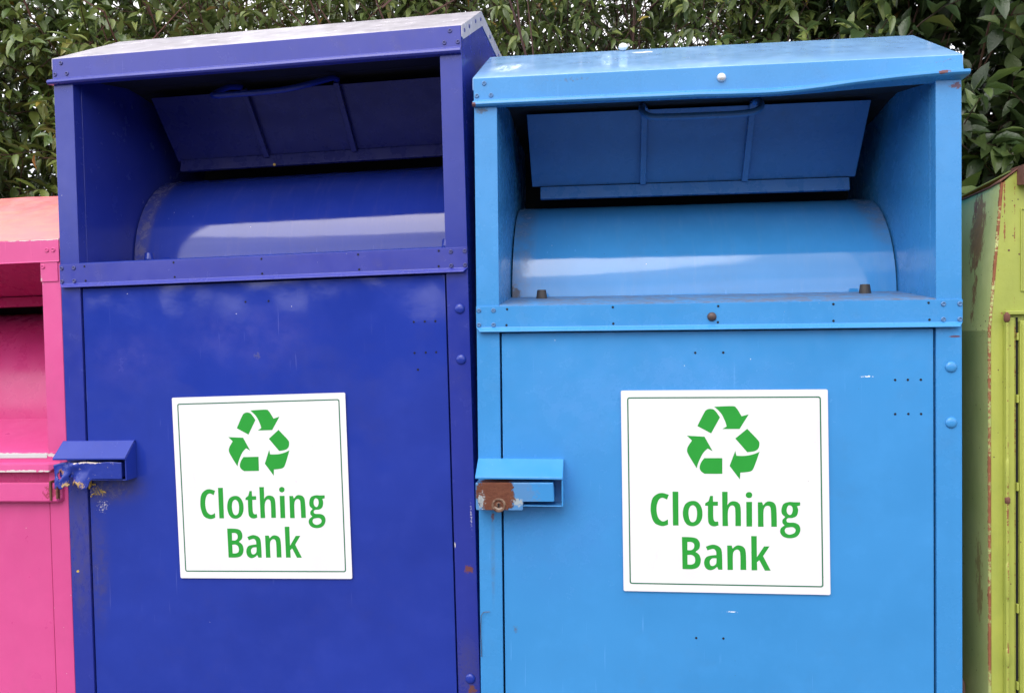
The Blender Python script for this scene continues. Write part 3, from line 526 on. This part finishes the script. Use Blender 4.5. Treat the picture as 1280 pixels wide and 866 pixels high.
MB().lathe((.462, .388, 1.7615), (0, -1, 0), [(.005, 0), (.0045, .002), (.002, .0035)], 12).build('yellow_plug', mats['foam'], DB, smooth=True)

# ------------------------------------------------------------------ lower pink bank (frame shared with the violet one)
def pink_bank():
    MP = MD @ Matrix.Translation((-1.1535, .004, 0)); R = empty('clothing_bank', 'short bright pink clothing bank with a faded orange pink roof', 'clothing bank', MP, 'clothing banks standing in a row')
    H = 1.506; RY, RZ = .31, 1.688; D = 1.10; z0 = .0; p = .0575
    b = MB()
    for x0, x1 in ((0, p), (W-p, W)): b.box(x0, x1, 0, .035, z0, H-.01)
    side = [(.035, z0), (D, z0), (D, RZ-.006), (RY, RZ-.006), (.035, H+.008)]
    b.poly_x(side, 0, .004); b.poly_x(side, W-.004, W); b.box(.004, W-.004, D-.004, D, z0, RZ-.006); b.box(.004, W-.004, .035, D-.004, z0, z0+.02)
    b.box(p, W-p, .002, .035, z0, .16)
    wall = [(.035, .88), (.70, .88), (.70, 1.62), (.25, 1.60), (.035, 1.50)]
    b.poly_x(wall, p-.0035, p); b.poly_x(wall, W-p, W-p+.0035)
    b.build('body', mats['pnk_worn'], R, .0018)
    # lap plate on the right post
    MB().box(W-p-.001, W-.006, -.003, -.0002, 1.387, 1.443).build('lap_plate', mats['pnk_worn'], R, .001)
    for x0 in (.10, W-.22): MB().box(x0, x0+.12, .03, D-.03, -.135, z0).build('skid', mats['bolt_brown'], R, .003)
    MB().box(p, W-p, .70, .704, .90, 1.62).build('chamber_back', mats['dark_cavity'], R)
    b = MB(); b.strip([(.02, 1.462), (.16, 1.484), (.30, 1.522), (.698, 1.55)], p, W-p, .002); b.build('soffit', mats['pnk_drum'], R)
    b = MB(); b.strip([(-.002, H), (.05, H+.036), (.16, H+.104), (RY, RZ), (D+.003, RZ), (D+.003, RZ-.05)], -.003, W+.0015, -.003, 10,
        lambda q, i: (q[0], q[1], q[2] + .004*noise.noise(Vector((q[0]*6, q[1]*9, 0)))*(q[1] > .02)))
    for x0, x1 in ((-.003, -.0005), (W+.0002, W+.0015)):
        b.poly_x([(-.0015, H-.002), (RY, RZ-.003), (D, RZ-.003), (D, RZ-.040), (RY+.012, RZ-.040), (.02, H-.029), (-.0015, H-.03)], x0, x1)
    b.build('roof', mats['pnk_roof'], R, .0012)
    b = MB(); b.prism([(-.0035, H-.001), (-.0035, 1.4435), (-.006, 1.4415), (.008, 1.4415), (.008, H-.001)], [0, .3, .6, .9, W]); fas = b.build('fascia', mats['pnk_worn'], R, .0018)
    for x in (W-.0360, W-.0165): spot('screw', SCREW['pnk'], x, -.0035, 1.4745, fas)
    spot('screw', SCREW['pnk'], W-.0500, -.003, 1.4290, fas)
    # sill: chipped strip, tilted flange, recess, rail
    b = MB(); b.prism([(-.003, .912), (-.003, .884), (-.022, .8805), (-.024, .8600), (-.020, .8585), (.006, .862), (.006, .912)], [0, W-.055, W-.040, W-.018],
        lambda q, i: (q[0], q[1]*(.35 if q[0] > W-.03 else 1), q[2] + (.020 if (i in (3, 4, 5) and q[0] > W-.03) else 0)))
    b.build('sill_band', mats['pnk_worn'], R, .0012)
    MB().box(.02, W-.058, -.0045, -.003, .896, .909).build('trim_strip', mats['bolt_white'], R, .0008)
    MB().box(p, W-p, .008, .030, .820, .860).build('recess_back', mats['pnk_drum'], R)
    b = MB(); b.prism([(-.018, .8285), (-.020, .778), (-.012, .7725), (.004, .7725), (.004, .8285)], [0, W-.050, W-.022, W-.012],
        lambda q, i: (q[0], q[1]*(.4 if q[0] > W-.015 else 1), q[2]+(.008 if q[0] > W-.015 and i in (1, 2, 3) else 0)))
    b.build('rail', mats['pnk_worn'], R, .002)
    b = MB(); b.box(W-.040, W-.034, -.024, .0, .780, .835); b.box(W-.022, W-.016, -.022, 0, .785, .835); b.box(W-.040, W-.016, -.014, 0, .780, .800); b.build('rusty_bracket', mats['rust'], R, .0015)
    b = MB(); b.strip([(-.003, .911), (.004, .915), (.262, .985)], p, W-p, -.002); b.build('tray', mats['pnk'], R)
    arc = []
    for i in range(29):
        a = math.radians(-3 + 92*i/28); arc.append((.60-.348*math.cos(a), .975+.352*math.sin(a)))
    b = MB(); b.strip(arc, p+.004, W-p-.004, -.003); dr = b.build('drum', mats['pnk_drum'], R, smooth=True); dr.data.set_sharp_from_angle(angle=math.radians(50))
    b = MB(); b.strip([(.268, 1.482), (.412, 1.378)], p+.01, W-p-.01, .0025); fl = b.build('flap', mats['pnk_drum'], R, .0008)
    b = MB(); b.strip([(.405, 1.3765), (.398, 1.345)], p+.012, W-p-.012, .012); b.build('flap_flange', mats['pnk_drum'], R, .001)
    b = MB(); b.box(p+.0035, W-p-.0035, .0035, .012, .17, .770); b.box(p+.003, W-p-.003, .030, .034, .165, .80); b.build('door', mats['pnk'], R, .0022)
    return R
PB = pink_bank()

# ------------------------------------------------------------------ rusty lime green bank on the right
def green_bank():
    R = empty('clothing_bank', 'lime green clothing bank with rusty edges and a tapered upper half', 'clothing bank', Matrix.Translation((1.2075, 0, 0)), 'clothing banks standing in a row')
    GW = 1.20; kn = 1.358; tp = 1.7015; tx = .028; D = 1.05
    # side skins: (x,z) bent line on each side, thin plates
    for sgn, nm in ((0, 'side_panel'), (1, 'side_panel')):
        X = (lambda a: a) if sgn == 0 else (lambda a: GW-a)
        b = MB()
        for (xa, za), (xb, zb_) in (((0, .0), (0, kn)), ((0, kn), (tx, tp))):
            vs = [(X(xa), 0, za), (X(xb), 0, zb_), (X(xb), D, zb_-.03*(zb_ > 1.5)), (X(xa), D, za)] + [(X(xa+.006), 0, za), (X(xb+.006), 0, zb_), (X(xb+.006), D, zb_-.03*(zb_ > 1.5)), (X(xa+.006), D, za)]
            b.add(vs, [(0,1,2,3), (7,6,5,4), (0,4,5,1), (1,5,6,2), (2,6,7,3), (3,7,4,0)])
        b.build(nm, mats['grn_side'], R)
    # front skin
    b = MB(); pl = [(.0065, .05), (GW-.0065, .05), (GW-.0065, kn), (GW-tx-.006, tp), (GW-tx-.04, tp+.03), (tx+.04, tp+.03), (tx+.006, tp), (.0065, kn)]
    n = len(pl); fs = [tuple(q) for q in tessellate_polygon([[Vector((x, z, 0)) for x, z in pl]])]; fs += [tuple(i+n for i in reversed(q)) for q in fs]; fs += [(i, (i+1) % n, (i+1) % n+n, i+n) for i in range(n)]
    b.add([(x, .0, z) for x, z in pl] + [(x, .005, z) for x, z in pl], fs)
    front = b.build('front_panel', mats['grn'], R, .001)
    b = MB(); b.box(.01, GW-.01, D-.005, D, .05, 1.66); b.box(.01, GW-.01, .01, D-.01, .05, .06); b.build('back_panel', mats['grn'], R)
    # door frame angles and door
    b = MB()
    b.box(.032, .0385, -.016, .0, .05, 1.393); b.box(.0385, .0555, -.006, 0, .05, 1.388); b.box(.0325, GW-.0325, -.013, 0, 1.394, 1.403)
    b.box(GW-.0385, GW-.032, -.016, .0, .05, 1.393); b.box(GW-.0555, GW-.0385, -.006, 0, .05, 1.388)
    b.build('door_frame', mats['grn'], R, .002)
    b = MB(); b.box(.0645, GW-.0645, -.012, -.002, .08, 1.380); b.box(.068, .073, -.016, -.012, .09, 1.374); door = b.build('door', mats['grn'], R, .003)
    MB().box(.0600, .0645, -.0012, -.0002, .08, 1.388).build('door_gap', mats['hole'], R)
    b = MB(); rs = random.Random(5)
    for z in (1.335, 1.19, .985, .70, .52): MB().box(.0592, .0640, -.0085, -.001, z, z+rs.uniform(.010, .022)).build('hinge_tack', mats['grn'], R, .001)
    for x, z, r, L in ((.035, 1.388, .007, .012), (.036, .965, .006, .01), (.0355, .60, .005, .03), (.0355, 1.03, .0045, .05), (.0355, .78, .005, .06)):
        MB().lathe((x, -.013, z), (0, 0, 1), [(r*.4, -L), (r, -L*.6), (r*1.05, L*.4), (r*.3, L)], 8).build('rust_lump', mats['rust'] if L < .02 else mats['grn'], R, smooth=True)
    # raised upper panel border
    b = MB(); b.box(.0705, .0735, -.003, 0, 1.448, 1.640); b.box(.0735, GW-.0735, -.003, 0, 1.637, 1.640); b.box(.0735, GW-.0735, -.003, 0, 1.448, 1.451); b.box(GW-.0735, GW-.0705, -.003, 0, 1.448, 1.640)
    b.build('panel_border', mats['grn'], R, .001)
    # roof: sloping rusty shoulders and overhanging cap
    for s in (0, 1):
        b = MB(); X = (lambda a: a) if s == 0 else (lambda a: GW-a)
        vs = [(X(tx-.004), -.004, tp-.001), (X(tx+.042), -.004, tp+.032), (X(tx+.042), .05, tp+.012), (X(tx-.004), .05, tp-.005)]
        vs += [(x, y, z+.004) for x, y, z in vs]
        b.add(vs, [(0,1,2,3), (7,6,5,4), (0,4,5,1), (1,5,6,2), (2,6,7,3), (3,7,4,0)])
        vs = [(X(tx-.004), .05, tp-.005), (X(tx+.05), .05, tp-.003), (X(tx+.05), D, tp-.031), (X(tx-.004), D, tp-.034)]
        vs += [(x, y, z+.004) for x, y, z in vs]
        b.add(vs, [(0,1,2,3), (7,6,5,4), (0,4,5,1), (1,5,6,2), (2,6,7,3), (3,7,4,0)])
        b.build('roof_shoulder', mats['rust'], R, .001)
    b = MB(); b.strip([(-.030, tp-.012), (-.030, tp+.032), (.03, tp+.034), (D+.02, tp-.020)], .0655, GW-.0655, -.004, 1); b.build('roof_cap', mats['grn'], R, .0012)
    for x in (.0630, GW-.0655): MB().poly_x([(-.032, tp-.0125), (-.032, tp+.034), (.03, tp+.036), (.03, tp-.004)], x, x+.0025).build('cap_edge', mats['rust'], R, .0008)
    return R
GB = green_bank()
# brown bar leaning in the gap between the light blue and the green bank
b = MB(); a = Vector((1.1560, .26, .585)); c = Vector((1.203, .10, -.0)); 
vs = []
for q in (Vector((1.1570, .120, .560)), Vector((1.2030, .085, .440))):
    pass
vs = [(1.155, .115, .562), (1.2045, .115, .480), (1.2045, .115, .0), (1.155, .115, .0)]; vs += [(x, y+.02, z) for x, y, z in vs]
b.add(vs, [(0,1,2,3), (7,6,5,4), (0,4,5,1), (1,5,6,2), (2,6,7,3), (3,7,4,0)])
o = b.build('wedge_board', mats['brown_bar'], None, .002)
tag(o, 'brown board with a slanted top between the light blue and green banks', 'board')

# ------------------------------------------------------------------ shrubs
def leaf_mat(name, dark, mid, light, yel=.015):
    t = NT(name); g = t.n('ShaderNodeNewGeometry')
    r = t.n('ShaderNodeValToRGB'); t.put(r.inputs[0], g.outputs['Random Per Island']); e = r.color_ramp.elements
    e[0].position = 0; e[0].color = (*dark, 1); e[1].position = .97; e[1].color = (*light, 1)
    x = r.color_ramp.elements.new(.45); x.color = (*mid, 1); x = r.color_ramp.elements.new(1-yel); x.color = (.42, .33, .05, 1); x = r.color_ramp.elements.new(1-yel*.35); x.color = (.32, .09, .02, 1)
    e[len(e)-1].position = 1.
    c = t.mix(t.math('MULTIPLY', t.noise(60, 3), .35), r.outputs[0], tuple(k*1.6+.02 for k in mid))
    c = t.mix(t.math('MULTIPLY', g.outputs['Backfacing'], .5), c, (.16,.22,.08))
    t.put(t.b.inputs['Subsurface Weight'], 0.)
    m = t.fin(c, .30, t.bump(t.noise(150, 3), .6, .003), Specular_IOR_Level=.6)
    tr = t.n('ShaderNodeBsdfTranslucent'); t.put(tr.inputs[0], tuple(k*1.5 for k in mid)); mx = t.n('ShaderNodeMixShader'); mx.inputs[0].default_value = .18
    t.t.links.new(t.b.outputs[0], mx.inputs[1]); t.t.links.new(tr.outputs[0], mx.inputs[2]); t.t.links.new(mx.outputs[0], t.out.inputs[0])
    return m
def bark_mat(name, a, b_):
    t = NT(name); return t.fin(t.mix(t.noise(40, 4), a, b_), .75, t.bump(t.noise(90), .4, .003))
LEAF = np.array([[0,0,0],[.22,.0,0],[.5,0,0],[.78,0,0],[1,0,0],[.20,.15,0],[.48,.21,0],[.77,.13,0],[.20,-.15,0],[.48,-.21,0],[.77,-.13,0]], float)
LF = [(0,1,5),(1,2,6,5),(2,3,7,6),(3,4,7),(0,8,1),(1,8,9,2),(2,9,10,3),(3,10,4)]
def shrub(name, label, group, box, ntwig, nleaf, llen, lm, bm, stems, wid=1., seed=0, top=None, tw=(.18,.42), lift=.35, face=.35):
    """box x0,x1,y0,y1,z0,z1; twigs of leaves scattered in it, denser to the front"""
    rg = np.random.default_rng(seed); x0, x1, y0, y1, z0, z1 = box
    R = empty(name, label, 'shrub', Matrix.Translation(((x0+x1)/2, (y0+y1)/2, 0)), group)
    ox, oy = (x0+x1)/2, (y0+y1)/2
    V = []; F = []; bb = MB(); nv = 0; base = LEAF.copy()
    for i in range(ntwig):
        for _ in range(30):
            p = np.array([rg.uniform(x0, x1), y0 + (y1-y0)*rg.uniform(0, 1)**1.3, rg.uniform(z0, z1)])
            n_ = noise.noise(Vector((p[0]*2.1+seed, p[1]*2.1, p[2]*2.1)))
            if top is not None and p[2] > top(p[0]) : continue
            if n_ > rg.uniform(-.45, .25): break
        d = np.array([rg.normal(0, .55), rg.normal(-face, .5), rg.normal(lift, .45)]); d /= np.linalg.norm(d)
        L = rg.uniform(*tw); m = int(nleaf*L/tw[1])+3; pts = []; q = p.copy(); dd = d.copy()
        for k in range(m):
            pts.append(q.copy()); q = q + dd*L/m; dd = dd + np.array([rg.normal(0, .10), rg.normal(0, .10), -.05+rg.normal(0, .10)]); dd /= np.linalg.norm(dd)
        pts.append(q)
        bb.tube([(a[0]-ox, a[1]-oy, a[2]) for a in pts[::2]], [.0028*(1-.5*k/len(pts[::2])) for k in range(len(pts[::2]))], 4)
        for k in range(1, m+1):
            for rep in range(1 if k < m else 3):
                tdir = pts[min(k, m)] - pts[k-1]; tdir /= np.linalg.norm(tdir)
                a = rg.uniform(0, 2*math.pi) if rep else (k*2.4 + rg.normal(0, .3))
                u = np.cross(tdir, [0, 0, 1.]); u /= np.linalg.norm(u)+1e-9; w = np.cross(tdir, u)
                ld = tdir*.55 + (u*math.cos(a) + w*math.sin(a))*.8 + np.array([0, -.12, -.28]); ld /= np.linalg.norm(ld)
                up = np.array([rg.normal(0, .35), rg.normal(-.35, .35), 1.]); sd = np.cross(up, ld); sd /= np.linalg.norm(sd)+1e-9; nn = np.cross(ld, sd)
                ll = llen*rg.uniform(.6, 1.2); cup = rg.uniform(.1, .6); droop = rg.uniform(.1, .9); wv = rg.uniform(.8, 1.2)*wid; ph = rg.uniform(0, 6)
                lx = base[:, 0]; ly = base[:, 1]*wv; lz = np.abs(ly)*cup*1.6 - droop*lx**2*.5 + .015*np.sin(lx*9+ph)*np.sign(ly)
                P = pts[min(k, m)] + ll*(np.outer(lx, ld) + np.outer(ly, sd) + np.outer(lz, nn)); P -= [ox, oy, 0]
                V.append(P); F += [tuple(j+nv for j in f) for f in LF]; nv += 11
    me = bpy.data.meshes.new('foliage'); me.from_pydata(np.concatenate(V).tolist(), [], F); me.materials.append(lm)
    me.polygons.foreach_set('use_smooth', [True]*len(me.polygons))
    o = bpy.data.objects.new('foliage', me); COL.objects.link(o); o.parent = R
    # stems from the ground
    for i in range(stems):
        sx = x0 + (x1-x0)*(i+rg.uniform(.2, .8))/stems; sy = rg.uniform(y0*.4+y1*.6, y1-.1); q = np.array([sx, sy, 0.]); pts = []; d = np.array([rg.normal(0, .12), rg.normal(0, .1), 1.]); r0 = rg.uniform(.006, .014)
        H = z1*rg.uniform(.85, 1.02); n = 14
        for k in range(n+1):
            pts.append((q[0]-ox, q[1]-oy, q[2])); q = q + d/np.linalg.norm(d)*H/n; d = d + np.array([rg.normal(0, .10), rg.normal(0, .08), 0])
            if k > 5:
                e = np.array([rg.normal(0, .6), rg.normal(-.2, .5), .8]); e /= np.linalg.norm(e); bb.tube([tuple(q-[ox, oy, 0]), tuple(q+e*.18-[ox, oy, 0]), tuple(q+e*.36+[rg.normal(0,.05)-ox, -oy, .04])], [.005, .0035, .002], 4)
        bb.tube(pts, [r0*(1-.75*k/n) for k in range(n+1)], 6)
    bb.build('branches', bm, R)
    return R
LM1 = leaf_mat('laurel_leaf', (.042,.080,.018), (.095,.150,.034), (.22,.27,.055), .02)
LM2 = leaf_mat('narrow_leaf', (.052,.082,.022), (.110,.155,.040), (.24,.28,.065), .03)
LM3 = leaf_mat('broad_leaf', (.018,.036,.012), (.042,.074,.024), (.13,.18,.05), .012)  # leaves darkened: the deep shade on this side is in the colour
BK1 = bark_mat('brown_bark', (.035,.02,.014), (.08,.045,.035)); BK2 = bark_mat('reddish_bark', (.055,.020,.016), (.12,.058,.042))
G_ = 'shrubs of the hedge behind the banks'
shrub('laurel_shrub', 'dense glossy green shrub rising behind the pink bank', G_, (-3.7, -1.75, 1.40, 2.45, 1.35, 3.25), 1750, 10, .088, LM1, BK1, 9, .95, 11, tw=(.12,.38))
shrub('stemmy_shrub', 'loose shrub with reddish bare stems behind the dark violet blue bank', G_, (-1.85, -.35, 1.40, 2.5, 1.6, 3.25), 1500, 10, .078, LM2, BK2, 46, .80, 22, lift=.5, tw=(.12,.38))
shrub('twiggy_shrub', 'thin twiggy shrub with sky gaps behind the light blue bank', G_, (-.45, 1.45, 1.40, 2.4, 1.6, 3.25), 2000, 10, .072, LM2, BK2, 60, .80, 33, lift=.4, tw=(.12,.38))
shrub('broad_leaf_shrub', 'dark broad leaved shrub overhanging the lime green bank', G_, (1.25, 3.3, 1.10, 2.9, 1.1, 3.7), 2300, 8, .110, LM3, BK1, 6, 1.15, 44)  # crown carried above the view, added to block sky over this corner

# ------------------------------------------------------------------ ground, distant planting across the yard (behind the camera)
t = NT('asphalt'); c = t.mix(t.noise(60, 6, .7), (.045,.044,.044), (.085,.083,.08)); c = t.mix(t.specks(120, .35, .5), c, (.14,.135,.13))
gm = t.fin(c, .85, t.bump(t.noise(150, 4), .5, .004))
me = bpy.data.meshes.new('ground'); me.from_pydata([(-150,-150,-.004), (150,-150,-.004), (150,150,-.004), (-150,150,-.004)], [], [(0,1,2,3)]); me.materials.append(gm)
o = bpy.data.objects.new('ground', me); COL.objects.link(o); tag(o, kind='structure')
# the tree belt across the yard, seen only as the dark skyline mirrored in the glossy paint
v = []; f = []; N = 160
for i in range(N+1):
    x = -45 + 90*i/N
    for j in range(9):
        z = (3.4 + 1.3*noise.noise(Vector((x*.22, 3, 0))) + 1.1*noise.noise(Vector((x*.9, 7, 0))))*j/8
        v.append((x, -20 + 1.2*noise.noise(Vector((x*.8, z*.9, 5))) + .10*z, z-.05))
for i in range(N):
    for j in range(8): a = i*9+j; f.append((a, a+9, a+10, a+1))
me = bpy.data.meshes.new('tree_belt'); me.from_pydata(v, [], f)
t = NT('far_foliage'); me.materials.append(t.fin(t.mix(t.noise(1.5, 6), (.03,.05,.02), (.09,.12,.05)), .8, t.bump(t.noise(3, 5), 1., .3)))
o = bpy.data.objects.new('tree_belt', me); COL.objects.link(o); tag(o, 'long belt of trees across the yard facing the banks', 'trees', kind='stuff')
sm_ = o.modifiers.new('depth', 'SOLIDIFY'); sm_.thickness = 1.5; sm_.offset = 1

# ------------------------------------------------------------------ light
EL, AZ = 50, 200     # sun height; direction it comes from, compass clockwise from +y
world = bpy.data.worlds.new('World'); scene.world = world; world.use_nodes = True
wt = world.node_tree; wt.nodes.clear()
wo = wt.nodes.new('ShaderNodeOutputWorld'); bg = wt.nodes.new('ShaderNodeBackground'); wt.links.new(bg.outputs[0], wo.inputs[0])
sky = wt.nodes.new('ShaderNodeTexSky'); sky.sky_type = 'NISHITA'; sky.sun_disc = False
sky.sun_elevation = math.radians(EL); sky.sun_rotation = math.radians(AZ); sky.air_density = 1.0; sky.dust_density = 3.0; sky.ozone_density = 1.0
tc = wt.nodes.new('ShaderNodeTexCoord'); mp = wt.nodes.new('ShaderNodeMapping'); mp.inputs['Scale'].default_value = (1, 1, 2.6)
wt.links.new(tc.outputs['Generated'], mp.inputs[0])
cn = wt.nodes.new('ShaderNodeTexNoise'); cn.inputs['Scale'].default_value = 2.4; cn.inputs['Detail'].default_value = 7; cn.inputs['Roughness'].default_value = .55
wt.links.new(mp.outputs[0], cn.inputs['Vector'])
cr = wt.nodes.new('ShaderNodeMapRange'); cr.inputs[1].default_value = .30; cr.inputs[2].default_value = .62; cr.inputs[3].default_value = .72; cr.inputs[4].default_value = 1.
wt.links.new(cn.outputs[0], cr.inputs[0])
cc = wt.nodes.new('ShaderNodeValToRGB'); e = cc.color_ramp.elements; e[0].position = .35; e[0].color = (5.2, 5.2, 5.6, 1); e[1].position = .7; e[1].color = (9.4, 9.2, 9.5, 1)
wt.links.new(cn.outputs[0], cc.inputs[0])
mx = wt.nodes.new('ShaderNodeMix'); mx.data_type = 'RGBA'; wt.links.new(cr.outputs[0], mx.inputs[0]); wt.links.new(sky.outputs[0], mx.inputs[6]); wt.links.new(cc.outputs[0], mx.inputs[7])
wt.links.new(mx.outputs[2], bg.inputs[0]); bg.inputs[1].default_value = .10
sl = bpy.data.lights.new('sun', 'SUN'); sl.energy = .6; sl.angle = math.radians(45); sl.color = (1, .96, .91)
so = bpy.data.objects.new('sun', sl); COL.objects.link(so)
az = math.radians(AZ); dv = Vector((math.sin(az)*math.cos(math.radians(EL)), math.cos(az)*math.cos(math.radians(EL)), math.sin(math.radians(EL))))
so.rotation_euler = dv.to_track_quat('Z', 'Y').to_euler(); so.location = (0, -3, 6)

# ------------------------------------------------------------------ camera
cd = bpy.data.cameras.new('camera'); cam = bpy.data.objects.new('camera', cd); COL.objects.link(cam)
cd.sensor_width = 36; cd.sensor_fit = 'HORIZONTAL'; cd.lens = 1012.2062/1280*36; cd.clip_start = .05; cd.clip_end = 500
r_ = Vector((.99291425, .11833274, -.0108931)); u_ = Vector((.00885398, .01774415, .99980336)); f_ = Vector((-.11850276, .99281544, -.01657071))
cam.matrix_world = Matrix(((r_.x, u_.x, -f_.x, .32834945), (r_.y, u_.y, -f_.y, -2.00708045), (r_.z, u_.z, -f_.z, 1.36438164), (0, 0, 0, 1)))
scene.camera = cam
scene.render.engine = 'CYCLES'
vs_ = scene.view_settings; vs_.view_transform = 'Standard'; vs_.look = 'None'; vs_.gamma = 1; vs_.use_curve_mapping = False; vs_.exposure = 1.50
